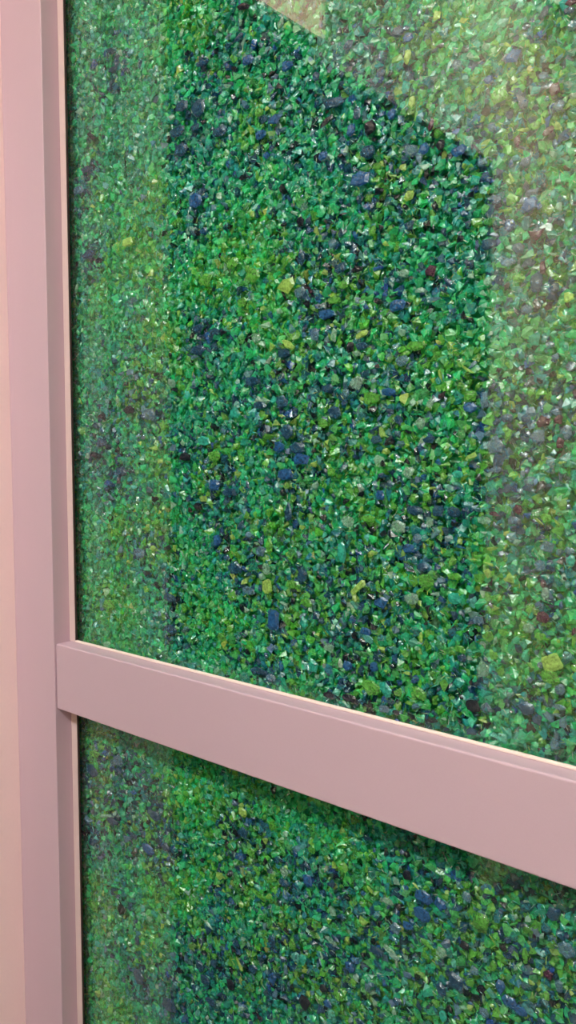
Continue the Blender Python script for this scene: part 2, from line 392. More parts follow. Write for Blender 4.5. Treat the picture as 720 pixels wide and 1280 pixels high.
 (3163,-3391,132,118,0,'N','navy blue glass chip some way below the long lime sliver'),
 (2363,-3884,144,125,0,'N','medium navy blue glass chip some way right of the low navy chip near the post'),
 (6143,-2089,65,124,25,'L','lime green glass chip a little below the glittering lime chip under rail'),
 (5448,5379,86,91,0,'K','near-black glass chip just right of the ringed lilac chip'),
 (1076,5187,194,107,0,'Y','pale yellow tapering glass chip in the reflected strip beside the post'),
 (3274,1512,129,116,0,'V','pale lilac-blue glass chip some way above the tall upright blue chip'),
 (4237,586,133,93,0,'W','clear glass chip some way below and right of the tall upright blue chip'),
 (3446,-2940,118,124,0,'N','navy blue glass chip a little below the long lime sliver'),
 (3901,-2973,111,121,0,'T','teal glass chip a little above the big dark chip at the foot'),
 (4562,6459,87,103,0,'T','teal glass chip far above and right of the broad blue chip under the beige reflection'),
 (4925,5771,85,101,30,'B','cobalt blue glass chip a little above and left of the ringed lilac chip'),
 (6600,6163,86,61,0,'N','navy blue glass chip far above and right of the big rounded lime chip'),
 (5086,4295,121,74,0,'W','clear glass chip just left of the round maroon chip'),
 (5865,5138,103,68,0,'V','pale lilac-blue glass chip some way below the big rounded lime chip'),
 (1064,3125,219,100,0,'K','near-black purplish glass chip in the reflected strip beside the post'),
 (2082,2542,193,95,0,'K','near-black glass chip some way below and right of the purplish chip near the post'),
 (2574,3960,178,90,0,'N','navy blue glass chip some way below and left of the bright yellow wedge'),
 (4605,3655,133,78,0,'N','navy blue glass chip a little above the sparkling crystal chip'),
 (4195,3262,142,81,0,'N','navy blue glass chip just left of the sparkling crystal chip'),
 (6152,2923,104,69,0,'N','navy blue glass chip a little above and left of the lilac crystal chip'),
 (6631,2715,68,93,0,'M','dark maroon glass chip just right of the lilac crystal chip'),
 (5679,2423,113,73,0,'T','teal glass chip some way above and right of the big clear rounded chip'),
 (3366,1324,116,125,30,'W','clear glass chip a little above the tall upright blue chip'),
 (3931,1020,150,86,0,'L','medium lime green glass chip a little above and right of the tall upright blue chip'),
 (4696,824,133,82,0,'B','cobalt blue glass chip a little below the tilted yellow bar chip'),
 (6355,2330,101,69,0,'N','navy blue glass chip a little below the lilac crystal chip'),
 (6529,2080,98,68,0,'L','lime green glass chip some way below the lilac crystal chip'),
 (6734,1814,95,67,0,'V','pale lilac-blue glass chip far above the big squarish yellow chip'),
 (6504,1047,99,70,0,'L','lime green glass chip just above and left of the big squarish yellow chip'),
 (5877,72,110,76,0,'N','navy blue glass chip just below the large black chip above rail'),
 (235,-1548,231,113,0,'L','lime green glass chip far above and left of the purplish-blue chip near the post'),
 (2801,-3758,114,141,0,'K','near-black glass chip some way left of the big dark chip at the foot'),
 (5238,-2058,118,83,0,'B','cobalt blue glass chip a little above and left of the beige clear chip'),
 (5595,6030,82,81,0,'V','pale lilac-blue glass chip a little above and left of the big rounded lime chip'),
 (888,2344,192,113,0,'N','navy blue glass chip some way below the purplish chip near the post'),
 (6324,2920,86,75,0,'N','navy blue glass chip just above and left of the lilac crystal chip'),
 (6612,2905,75,80,0,'M','dark maroon glass chip just above and right of the lilac crystal chip'),
 (4846,2199,102,94,0,'B','cobalt blue glass chip a little above and left of the big clear rounded chip'),
 (5229,2184,105,84,0,'L','lime green glass chip a little above and right of the big clear rounded chip'),
 (5270,1805,96,92,0,'V','pale lilac-blue glass chip just below and right of the big clear rounded chip'),
 (6273,2134,81,84,0,'M','dark maroon glass chip some way below the lilac crystal chip'),
 (2997,-1555,129,115,0,'Y','pale yellow glass chip some way above the long lime sliver'),
 (3631,-2055,117,112,0,'W','clear glass chip just left of the vivid blue chip below rail'),
 (5211,-1541,94,99,0,'K','round near-black glass chip just under the middle rail'),
 (4246,-3318,114,100,0,'B','cobalt blue glass chip just right of the big dark chip at the foot'),
 (5850,-2002,92,87,0,'K','near-black glass chip just right of the beige clear chip'),
 (3828,4973,103,105,0,'K','near-black glass chip some way above the bright yellow wedge'),
 (4720,4742,91,98,0,'L','lime green glass chip a little left of the five-sided navy chip'),
 (4243,4697,98,102,0,'V','pale lilac-blue glass chip some way above and right of the bright yellow wedge'),
 (4470,3653,97,102,0,'K','near-black glass chip a little above the sparkling crystal chip'),
 (6231,2039,96,70,0,'V','pale lilac-blue glass chip some way below the lilac crystal chip'),
 (6610,-2404,87,75,0,'N','navy blue glass chip a little below the maroon chip in the lower pane'),
 (2419,6936,188,69,0,'N','navy blue glass chip far above the rounded blue chip near the post'),
 (6438,4165,55,105,0,'M','dark maroon glass chip a little below the maroon V-shaped chip'),
 (4617,3770,151,62,-20,'Y','pale yellow glass chip a little above the sparkling crystal chip'),
 (6055,2477,121,56,0,'V','pale lilac-blue glass chip a little below and left of the lilac crystal chip'),
 (4686,-3326,142,71,0,'N','navy blue glass chip a little right of the big dark chip at the foot'),
 (5350,5576,56,126,15,'M','dark maroon glass chip a little above and right of the ringed lilac chip'),
 (5145,5824,73,99,0,'Y','pale yellow glass chip a little above the ringed lilac chip'),
 (4548,4404,132,69,0,'K','near-black glass chip some way below and left of the five-sided navy chip'),
 (5393,3073,76,103,0,'W','clear glass chip some way right of the sparkling crystal chip'),
 (2609,1581,116,131,0,'B','cobalt blue glass chip some way right of the lone lilac chip near the post'),
 (5406,1966,77,106,0,'W','clear glass chip a little right of the big clear rounded chip'),
 (6753,1735,61,94,0,'T','teal glass chip far above the big squarish yellow chip'),
 (4726,755,133,73,30,'C','pale cyan glass chip a little below the tilted yellow bar chip'),
 (4926,78,128,73,0,'V','pale lilac-blue glass chip some way left of the large black chip above rail'),
 (4241,83,142,77,0,'K','near-black glass chip some way below and right of the tall upright blue chip'),
 (5744,815,113,68,0,'L','lime green glass chip a little below and left of the flashing lilac chip'),
 (1329,-2395,128,151,0,'L','lime green glass chip just above the purplish-blue chip near the post'),
 (3631,-2185,149,84,0,'N','navy blue glass chip just left of the vivid blue chip below rail'),
 (2454,-4118,165,93,0,'N','navy blue glass chip some way left of the big dark chip at the foot'),
 (3264,6201,118,90,0,'L','lime green glass chip some way right of the high navy chip near the post'),
 (5939,4111,83,76,0,'W','clear glass chip a little right of the round maroon chip'),
 (3221,3842,128,94,0,'W','clear glass chip a little below and left of the bright yellow wedge'),
 (1672,-2405,150,116,0,'N','navy blue glass chip just right of the purplish-blue chip near the post'),
 (5957,-2202,82,87,0,'V','pale lilac-blue glass chip a little below and right of the beige clear chip'),
 (4025,6354,95,92,0,'N','small navy blue glass chip far above and left of the ringed lilac chip'),
 (2290,6274,148,88,0,'N','navy blue glass chip just below and right of the high navy chip near the post'),
 (4803,6172,102,73,0,'N','navy blue glass chip some way above the ringed lilac chip'),
 (4121,5569,116,78,0,'B','small cobalt blue glass chip some way left of the ringed lilac chip'),
 (5394,6513,76,82,0,'Y','pale yellow glass chip far above and left of the big rounded lime chip'),
 (5905,5818,86,66,0,'B','cobalt blue glass chip just above and left of the big rounded lime chip'),
 (6400,5717,78,63,0,'V','pale lilac-blue glass chip a little above and right of the big rounded lime chip'),
 (5950,5414,72,80,0,'V','pale lilac-blue glass chip a little below the big rounded lime chip'),
 (104,5998,197,102,0,'V','pale lilac-blue glass chip far left of the rounded blue chip near the post'),
 (4480,4519,95,92,0,'T','teal glass chip some way below and left of the five-sided navy chip'),
 (4386,4270,116,78,0,'L','small lime green glass chip a little right of the bright yellow wedge'),
 (4416,3209,98,95,0,'V','pale lilac-blue glass chip just below and left of the sparkling crystal chip'),
 (4786,2737,112,78,0,'N','navy blue glass chip a little below the sparkling crystal chip'),
 (4247,2420,102,98,0,'L','lime green glass chip some way above and left of the big clear rounded chip'),
 (6174,2791,74,83,0,'L','lime green glass chip just left of the lilac crystal chip'),
 (5372,2198,85,90,0,'L','small lime green glass chip a little above and right of the big clear rounded chip'),
 (6177,2310,74,84,0,'N','small navy blue glass chip a little below and left of the lilac crystal chip'),
 (3432,115,137,91,0,'V','pale lilac-blue glass chip a little below the tall upright blue chip'),
 (4797,481,94,98,0,'B','small cobalt blue glass chip some way below the tilted yellow bar chip'),
 (5765,735,96,75,0,'N','navy blue glass chip a little below and left of the flashing lilac chip'),
 (3134,-1992,114,115,0,'L','lime green glass chip a little above the long lime sliver'),
 (4998,-1888,132,67,0,'W','clear glass chip a little below and left of the round black chip under rail'),
 (5119,-2902,101,85,0,'N','navy blue glass chip some way below and left of the beige clear chip'),
 (6692,469,116,49,0,'V','pale lilac-blue glass chip a little below the big squarish yellow chip'),
 (4289,-2590,163,63,15,'W','clear glass chip some way below the vivid blue chip below rail'),
]
BITS = """3137,6050,99,108,0,Y;6334,5626,86,58,0,C;3599,5347,95,106,15,K;3459,3730,101,110,0,Y;6579,2965,89,60,0,V;4993,1823,118,70,25,K;2951,-2105,152,87,0,B;4454,-1731,86,114,0,L;6226,-1872,94,69,20,K;5905,-2340,98,71,0,L;2959,7049,152,66,-30,N;264,6220,224,80,0,N;5261,4120,135,51,0,W;381,2544,238,84,0,K;3337,3971,160,68,0,W;5804,2585,127,50,-25,Y;5450,76,135,55,0,K;3797,-2385,166,65,0,K;4742,3966,101,76,0,L;2281,1960,148,95,0,K;442,-2374,348,57,-12,W;879,-2563,164,111,0,V;3501,-3256,116,96,0,L;4291,-2260,106,89,0,W;5124,-1904,95,83,0,K;4199,-3180,106,91,0,K;5209,-2655,84,93,0,C;6641,-2147,67,82,0,L;829,7316,171,86,0,N;786,7142,130,115,0,N;4464,6034,108,67,0,B;2949,4386,107,104,0,N;4796,5099,106,67,0,K;6553,4643,59,77,0,W;1839,2655,171,87,0,V;3378,2865,138,78,25,N;4484,3250,117,71,0,K;5501,3143,74,88,0,M;657,2177,198,94,0,B;2047,705,124,118,0,L;2680,450,114,114,0,L;5494,1794,101,68,0,K;4231,1260,92,101,0,N;947,-2453,268,66,0,N;5982,4504,96,54,0,V;1440,3947,118,126,0,L;2757,1616,101,120,-15,K;4749,1614,123,64,-30,Y;6160,1027,98,58,0,L;2154,7612,118,87,0,L;5047,5266,84,72,0,Y;1263,3447,152,99,0,L;1791,3860,141,95,0,L;2566,2896,129,91,0,K;140,-2845,161,116,0,N;4823,-1549,91,85,0,T;5551,-2721,79,82,0,L;5432,-2279,81,82,0,L;4772,6831,91,65,0,K;1533,5634,125,103,0,L;5705,3851,71,78,0,K;495,3035,184,94,0,K;1866,3419,127,104,0,W;5026,3228,80,83,0,L;4257,2765,112,73,0,L;5925,2633,85,64,0,L;1879,1950,128,107,0,W;4066,901,94,94,0,N;6354,2085,79,62,0,B;5748,1147,72,82,0,N;6086,1241,84,65,0,Y;4273,-1948,107,80,0,N;4688,-2224,100,78,0,Y;384,6613,217,69,35,K;3406,2778,161,61,0,L;739,-3581,103,159,0,K;4701,6412,68,87,0,K;5346,6024,94,56,0,T;6118,6355,80,51,0,N;5304,5165,49,114,0,K;4262,4792,78,94,0,N;3568,1742,90,105,0,L;4824,1293,56,128,-10,L;6521,1506,56,83,0,M;2778,237,150,76,0,N;5225,70,105,64,0,K;5405,4853,56,92,10,K;2827,7005,111,75,0,N;1489,4764,129,95,0,Y;4165,4484,100,71,0,K;4796,4070,82,76,0,K;5777,4822,68,69,0,C;5570,4341,72,71,0,N;6485,3841,62,66,0,M;4000,2995,105,74,0,K;4742,3038,94,70,0,K;5328,3428,85,66,0,L;5071,3752,79,75,0,W;5759,3365,142,35,25,Y;6559,3430,61,66,0,V;669,2005,148,105,0,V;494,1669,151,106,0,W;749,1554,163,94,0,L;3535,1147,102,88,0,B;5538,1253,75,76,0,B;6049,2085,114,43,0,M;6264,1844,74,63,0,W;6318,1533,73,63,0,K;5800,1181,80,67,0,W;478,-5138,130,117,0,L;3525,6402,113,64,0,K;3950,4271,83,89,0,M;4823,4752,71,82,0,K;6611,4940,71,51,0,M;5193,3090,70,82,0,W;4899,2629,101,62,0,Y;3129,1680,132,72,0,V;4550,1148,78,90,0,Y;5264,169,95,63,0,V;2506,-3616,95,113,0,N;5078,-1646,96,67,0,W;6234,5328,96,39,0,Y;1906,5027,162,65,0,K;3933,4975,71,96,0,N;5239,2628,61,90,0,K;4856,2395,111,55,0,N;6734,3109,40,91,0,M;4031,2268,74,100,0,W;1472,-3136,96,130,0,L;5365,-2827,57,100,0,N;6606,-1939,40,104,0,Y;3365,5731,97,74,0,B;6493,5077,59,57,0,W;1149,4471,136,88,0,V;5664,4522,70,63,0,K;784,3752,144,91,0,N;1977,3551,124,85,0,L;6539,3282,62,60,0,K;6433,3237,63,60,0,K;1534,1734,133,90,0,L;3866,1955,97,76,0,L;1859,-2921,118,95,0,L;2413,-3230,110,92,0,N;5338,-2551,74,75,0,K;5307,-2992,74,76,0,L;6223,-1476,65,68,0,K;803,7542,113,95,0,N;2787,7342,110,67,0,T;2882,5872,92,85,0,N;4392,5576,74,76,0,W;5876,6104,71,53,0,W;1372,5664,114,94,0,V;3019,5582,114,68,0,K;2653,5451,96,87,0,W;2731,4902,121,70,0,L;4753,5211,89,59,0,L;6133,4957,35,106,-25,Y;6385,4679,54,65,0,B;2713,3938,124,71,0,K;3302,3767,92,86,0,W;5534,2508,133,37,-10,L;6335,3316,57,67,0,K;6350,3427,57,67,0,W;834,1341,129,105,0,V;3830,1525,87,86,0,V;4138,1939,83,83,0,K;5482,1383,67,76,0,N;4745,1183,95,65,0,K;6553,906,70,56,0,K;2881,-1836,95,97,0,K;2661,-2680,120,80,0,T;3489,-3530,84,96,0,V;3395,-3854,105,78,0,N;5735,-2233,62,80,0,C;5391,1135,51,100,0,K;5838,-2645,98,48,-20,W;3004,839,85,101,0,K;1888,-1780,95,114,0,Y;5972,-2478,82,55,0,K;6039,1773,115,36,-15,Y;159,6974,141,80,0,W;2288,7358,106,69,0,L;4351,6796,80,59,0,K;4304,6714,72,67,0,K;5566,6256,67,54,0,W;5722,6075,66,54,0,W;5867,5380,58,60,0,N;4037,4851,60,95,10,Y;4030,4028,93,64,0,N;4647,4037,84,61,0,B;6074,4701,130,27,-12,Y;1097,3588,139,80,0,V;2264,3700,159,55,0,V;3784,3362,130,50,30,K;3337,3172,92,78,0,W;4013,2490,84,75,0,Y;4545,3589,86,63,0,W;4863,2512,74,70,0,K;6615,3265,81,40,0,Y;3595,2177,90,78,0,K;3290,1236,94,81,0,W;3032,1148,97,82,0,Y;3072,830,109,73,0,W;4407,1059,90,66,0,M;4537,1014,78,74,0,L;5465,1297,101,46,0,W;6789,1135,40,82,0,M;3807,459,130,53,0,L;3751,127,87,80,0,L;4442,527,59,100,20,K;5741,147,64,69,0,K;6416,654,57,64,0,N;5836,796,63,67,0,C;6078,942,46,87,0,W;766,-1636,140,88,0,N;2616,-2471,109,80,0,Y;2782,-2379,107,79,-30,K;3202,-2181,135,57,45,L;2843,-3295,104,80,0,K;2933,-3435,45,179,-38,Y;3244,-3945,86,89,0,M;3646,-3194,62,114,0,V;5198,-1329,77,66,0,K;4493,-2045,76,79,0,K;5194,-2399,76,67,0,W;6137,-1466,59,69,0,K;6461,-1512,63,60,0,W;5881,-2466,90,48,0,K;3046,7007,150,41,-55,W;4326,6167,92,53,0,K;5423,6243,76,48,0,K;1897,3333,140,66,0,K;1757,1427,144,69,0,K;2369,2059,93,94,30,Y;4426,2119,99,57,-40,K;4151,1553,73,84,0,W;4119,853,73,85,0,N;5320,857,43,109,0,Y;45,-2539,164,81,0,V;2797,-1892,60,137,-25,W;5299,2005,52,84,-20,W;4620,1465,58,89,0,V;5561,2206,50,81,0,K;6673,1348,41,75,0,B;6367,4178,90,33,0,W;6118,-1839,37,100,-25,Y;1891,6485,103,72,0,W;6116,5310,56,53,0,N;3541,4101,88,67,0,W;5027,4877,69,59,0,N;5892,4022,61,55,0,W;3892,3303,85,66,0,K;2805,2408,100,73,0,N;1513,1397,119,80,0,Y;2851,1448,100,74,0,Y;6460,2039,113,28,35,Y;6671,1417,55,55,0,N;6502,797,56,56,0,N;2653,-1839,98,79,0,L;2783,6607,102,59,0,W;5717,5612,67,47,0,K;5760,4887,68,48,0,K;5768,4184,70,49,0,W;1511,2644,133,69,0,Y;6342,2790,65,48,0,N;4878,1825,65,71,0,K;6035,1258,69,51,0,K;1970,-2168,119,72,0,C;1915,-3958,114,75,0,K;3121,-2367,102,68,0,L;4822,-2393,62,78,0,K;5059,-2588,77,60,0,V;2994,7203,64,82,0,W;2824,6225,57,102,20,W;6396,5367,33,77,-20,Y;3745,5083,104,48,30,W;2742,4664,61,105,20,W;4683,4899,54,75,0,N;4968,4101,106,37,0,K;4939,4213,53,75,-20,W;5148,2813,88,45,0,K;4453,962,59,83,0,W;6607,2055,104,27,40,Y;5052,68,90,48,0,K;5202,-2864,42,102,0,V;4675,-3243,36,133,-38,Y;2168,7112,97,61,0,K;2493,6675,82,69,0,N;4344,5521,66,61,0,K;1733,5190,110,65,0,K;3599,4986,86,57,0,K;2583,5337,86,70,0,V;4871,4599,71,52,0,Y;6035,3887,52,55,0,N;1160,3287,123,70,0,L;5280,3088,60,60,0,W;5101,2965,62,61,0,K;5144,2534,62,61,0,K;4422,2577,79,56,0,K;6060,3342,60,48,0,K;1523,2007,104,79,0,K;1390,1070,120,71,0,K;4613,2061,68,64,0,Y;4540,755,68,66,0,K;6191,1135,60,50,0,W;4555,769,68,66,0,K;5693,612,65,53,0,N;1041,-1868,119,76,0,B;4306,-1742,68,71,0,Y;5090,-3030,59,68,45,W;6869,-2022,51,51,0,Y;3315,6935,93,48,20,K;2885,6462,67,76,20,K;5273,5517,48,64,0,K;3153,5169,68,76,0,Y;5965,3666,68,42,-20,W;3274,1342,106,54,0,K;4880,674,83,48,0,Y;6420,505,64,43,0,K;252,-2225,146,68,0,Y;194,-5031,90,107,35,Y;3337,-1788,67,85,30,Y;4011,-2564,90,55,0,K;3737,-3362,61,85,0,K;6503,-2086,41,68,-35,Y;6588,-1620,41,67,0,W;5999,1633,100,29,15,Y;2719,2840,63,91,-25,V;3609,967,112,44,25,W;3783,6176,70,55,0,K;5101,6133,57,50,0,N;5887,5643,50,47,0,N;2818,5088,83,61,0,K;5300,4035,59,51,0,N;4459,1386,69,58,0,K;5713,1811,57,52,0,Y;6624,1235,48,48,0,W;5012,527,63,56,0,K;1163,-3903,97,78,0,Y;3337,6565,63,65,0,K;6072,6059,82,26,35,Y;2311,5108,77,72,0,K;5087,4903,51,58,0,K;4359,4962,114,31,0,K;5684,5149,46,55,0,Y;1563,3539,117,58,0,K;5415,3293,67,44,-30,Y;6212,3459,58,41,0,K;5112,1996,71,46,0,K;5541,1132,67,46,0,Y;6012,1401,62,44,0,K;6110,1331,45,58,0,Y;6211,645,59,44,-30,W;5982,186,93,30,0,Y;2035,-1600,107,61,0,L;2441,-3154,146,41,25,W;3880,-3206,80,56,0,K;3718,5747,51,72,0,K;3223,5157,56,75,0,N;6367,4441,34,59,0,Y;2227,3352,121,46,0,N;5543,3109,41,65,0,V;3980,941,53,77,-25,W;5168,483,80,40,0,Y;6643,2548,75,27,0,Y;3274,883,129,36,30,L;2419,6304,72,61,0,K;4730,5587,62,44,0,K;6254,5737,47,39,0,K;6480,5732,45,38,0,W;3450,4596,77,50,0,K;3146,4823,80,51,0,L;4898,5212,52,51,0,K;1641,2481,102,59,0,Y;3922,2722,149,25,0,Y;4786,3450,65,46,0,K;4666,3262,57,55,0,K;5150,2686,62,45,0,Y;2144,1918,82,67,0,K;3867,1814,76,51,0,Y;2839,1640,75,64,0,Y;5236,2249,61,46,0,K;5282,1152,52,54,0,K;3484,464,68,63,0,V;1282,-1741,87,75,0,M;2692,-1905,85,59,0,K;3642,-1616,75,55,0,W;2334,-3540,85,62,0,K;4693,-2588,54,61,0,K;4796,-2866,62,52,0,V;6344,-1532,43,53,0,W;6102,6128,54,32,0,W;8,4746,138,52,-50,W;6155,3828,73,27,0,Y;174,2531,87,85,0,W;3603,3569,88,42,0,K;4009,3159,84,41,35,C;6475,2600,35,54,0,Y;1872,1427,57,98,-20,Y;3567,2003,45,87,-45,Y;3624,615,112,35,15,Y;2573,147,51,96,-25,W;3083,348,60,74,0,K;3054,-1696,93,48,0,V;4768,-1854,91,34,35,Y;5016,-1601,44,67,0,W;5322,-1625,109,25,35,Y;2886,6759,67,50,0,K;3587,5720,63,48,0,K;4905,5928,51,43,0,K;5282,6582,46,41,0,N;590,4789,96,60,0,L;3929,3335,63,49,0,L;4626,3064,57,47,0,K;2013,1385,56,88,-25,W;4564,1873,58,48,0,K;5218,2308,79,30,10,Y;5417,2290,76,30,0,Y;5058,1150,54,47,0,K;5950,1907,70,29,0,W;3153,300,71,55,0,L;630,-4384,87,69,0,V;2010,-3745,76,63,0,V;2271,-3483,49,93,-30,Y;3979,-3329,59,56,0,Y;4145,-2816,39,82,-35,W;6524,-1653,41,45,0,M;6828,-2163,39,44,0,W;4051,2730,73,41,0,W;2647,2448,90,46,0,C;4602,529,68,41,0,K;4695,67,66,41,0,K;4362,-3008,66,45,0,Y;5935,4888,59,27,-45,Y;2539,3289,103,36,40,Y;1653,854,58,80,0,W;2550,6797,58,51,0,Y;4224,6625,46,45,0,K;1890,5184,81,46,0,Y;4083,4598,50,48,0,K;4665,4150,46,46,0,K;3576,2999,112,26,0,Y;5372,1009,51,39,0,K;5158,595,44,47,0,K;6253,333,44,36,0,K;5851,518,40,45,0,K;6661,1033,41,35,0,Y;2993,-3098,57,59,40,W;4480,-3334,46,54,0,W;6353,-2021,42,38,35,W;3821,1136,76,35,0,Y;5582,120,58,31,0,W;154,-4514,107,47,-15,W;3500,-3170,74,38,0,W;5038,1690,27,70,0,Y;5341,1742,26,69,0,Y;5857,1659,71,22,0,Y;5397,5733,39,35,0,K;380,5745,80,50,0,Y;3528,4948,54,41,0,K;4868,2869,46,39,0,W;4235,3889,50,40,0,Y;6200,3238,37,34,0,Y;1007,1184,79,52,0,Y;4407,2010,50,41,0,W;6698,1573,34,34,0,K;4078,697,52,43,0,Y;4930,456,46,40,0,Y;642,-2277,77,56,0,W;1452,-4366,66,55,0,W;1638,-3699,66,54,0,K;4488,-2496,47,44,0,Y;4544,-2486,46,44,0,K;3252,6441,85,24,0,Y;6451,6291,50,19,-40,W;1370,1834,60,60,0,W;3059,561,36,74,-25,W;4353,802,30,67,-30,W;6566,1909,21,55,0,W;6556,1686,42,27,0,W;3785,543,44,53,0,W;2867,-2231,47,59,0,W;2390,-4356,47,63,0,W;6134,-2473,43,31,0,Y;2184,6810,61,35,0,W;1089,520,78,42,-30,W;771,-4838,57,58,0,W;4148,-3226,39,46,0,Y;1247,553,46,62,0,W;3751,6358,40,31,0,W;1514,4527,58,38,0,W;5312,4727,33,29,0,W;1445,465,59,41,0,W;2593,1144,52,38,0,W;5054,1413,36,31,0,W;6154,1829,30,28,0,W;5758,674,32,30,0,W;6097,152,30,30,0,W;1516,-1671,57,42,0,W;1034,-2207,59,44,0,W;1219,-3471,56,44,0,W;1265,-4016,55,44,0,W;1903,-3516,52,42,0,W;1941,-3433,51,42,0,W;1652,-3747,53,43,0,W;3257,-3615,43,39,0,W;3577,-2552,43,38,0,W;3214,-2806,44,39,0,W;2164,-2799,51,41,0,W;3952,-2887,40,37,0,W;6224,-2537,28,31,0,W;1096,1885,78,31,0,W;3536,302,34,27,0,W;6400,676,22,21,0,W;300,-4430,45,35,0,W;384,-3960,46,35,0,W"""

def hull_template(seed, nv=9, flat=0.55):
    r = random.Random(seed); bm = bmesh.new()
    for i in range(nv):
        while True:
            p = Vector((r.uniform(-1, 1), r.uniform(-1, 1), r.uniform(-1, 1)))
            if 0.55 < p.length < 1: break
        p.normalize(); p *= r.uniform(0.82, 1.0)
        bm.verts.new(p)
    res = bmesh.ops.convex_hull(bm, input=list(bm.verts))
    dead = [e for e in res['geom_interior'] if isinstance(e, bmesh.types.BMVert)]
    if dead: bmesh.ops.delete(bm, geom=dead, context='VERTS')
    bmesh.ops.recalc_face_normals(bm, faces=list(bm.faces))
    # fill the unit box so the stated width and height are the real ones
    mn = Vector([min(v.co[k] for v in bm.verts) for k in range(3)]); mxx = Vector([max(v.co[k] for v in bm.verts) for k in range(3)])
    for v in bm.verts:
        v.co = Vector([(v.co[k] - mn[k]) / (mxx[k] - mn[k]) * 2 - 1 for k in range(3)])
    bm.verts.index_update()
    return bm

TEMPL = []
for s in range(28):
    bm = hull_template(s, 8 + s % 4)
    TEMPL.append((np.array([v.co[:] for v in bm.verts]), np.array([[v.index for v in f.verts] for f in bm.faces])))
    bm.free()

bits = []
for rec in BITS.split(';'):
    f = rec.split(','); bits.append((int(f[0]), int(f[1]), int(f[2]), int(f[3]), int(f[4]), f[5]))
allm = [(c[0] * 1e-4, c[1] * 1e-4, c[2] * 1e-4, c[3] * 1e-4, c[4], c[5]) for c in CHIPS] + \
       [(c[0] * 1e-4, c[1] * 1e-4, c[2] * 1e-4, c[3] * 1e-4, c[4], c[5]) for c in bits]
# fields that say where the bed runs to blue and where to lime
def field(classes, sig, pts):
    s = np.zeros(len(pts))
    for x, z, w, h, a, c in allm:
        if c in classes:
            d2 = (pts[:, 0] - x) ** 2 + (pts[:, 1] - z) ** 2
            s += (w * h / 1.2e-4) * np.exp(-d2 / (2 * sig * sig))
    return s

def rand_rot(n):
    q = rng.normal(size=(n, 4)); q /= np.linalg.norm(q, axis=1)[:, None]
    w, x, y, z = q.T
    return np.stack([np.stack([1 - 2 * (y * y + z * z), 2 * (x * y - z * w), 2 * (x * z + y * w)], -1),
                     np.stack([2 * (x * y + z * w), 1 - 2 * (x * x + z * z), 2 * (y * z - x * w)], -1),
                     np.stack([2 * (x * z - y * w), 2 * (y * z + x * w), 1 - 2 * (x * x + y * y)], -1)], 1)

def flake_rot(n):
    # spin in the plane of the pane, then a random lean of up to about 60 degrees
    a = rng.uniform(0, 2 * math.pi, n); b = np.clip(rng.normal(0, .26, n), -.9, .9); d = np.clip(rng.normal(0, .26, n), -.9, .9)
    O, I = np.zeros(n), np.ones(n)
    def m(rows): return np.stack([np.stack(q, -1) for q in rows], 1)
    Ry = m([[np.cos(a), O, np.sin(a)], [O, I, O], [-np.sin(a), O, np.cos(a)]])
    Rx = m([[I, O, O], [O, np.cos(b), -np.sin(b)], [O, np.sin(b), np.cos(b)]])
    Rz = m([[np.cos(d), -np.sin(d), O], [np.sin(d), np.cos(d), O], [O, O, I]])
    return np.einsum('nij,njk,nkl->nil', Rx, Rz, Ry)

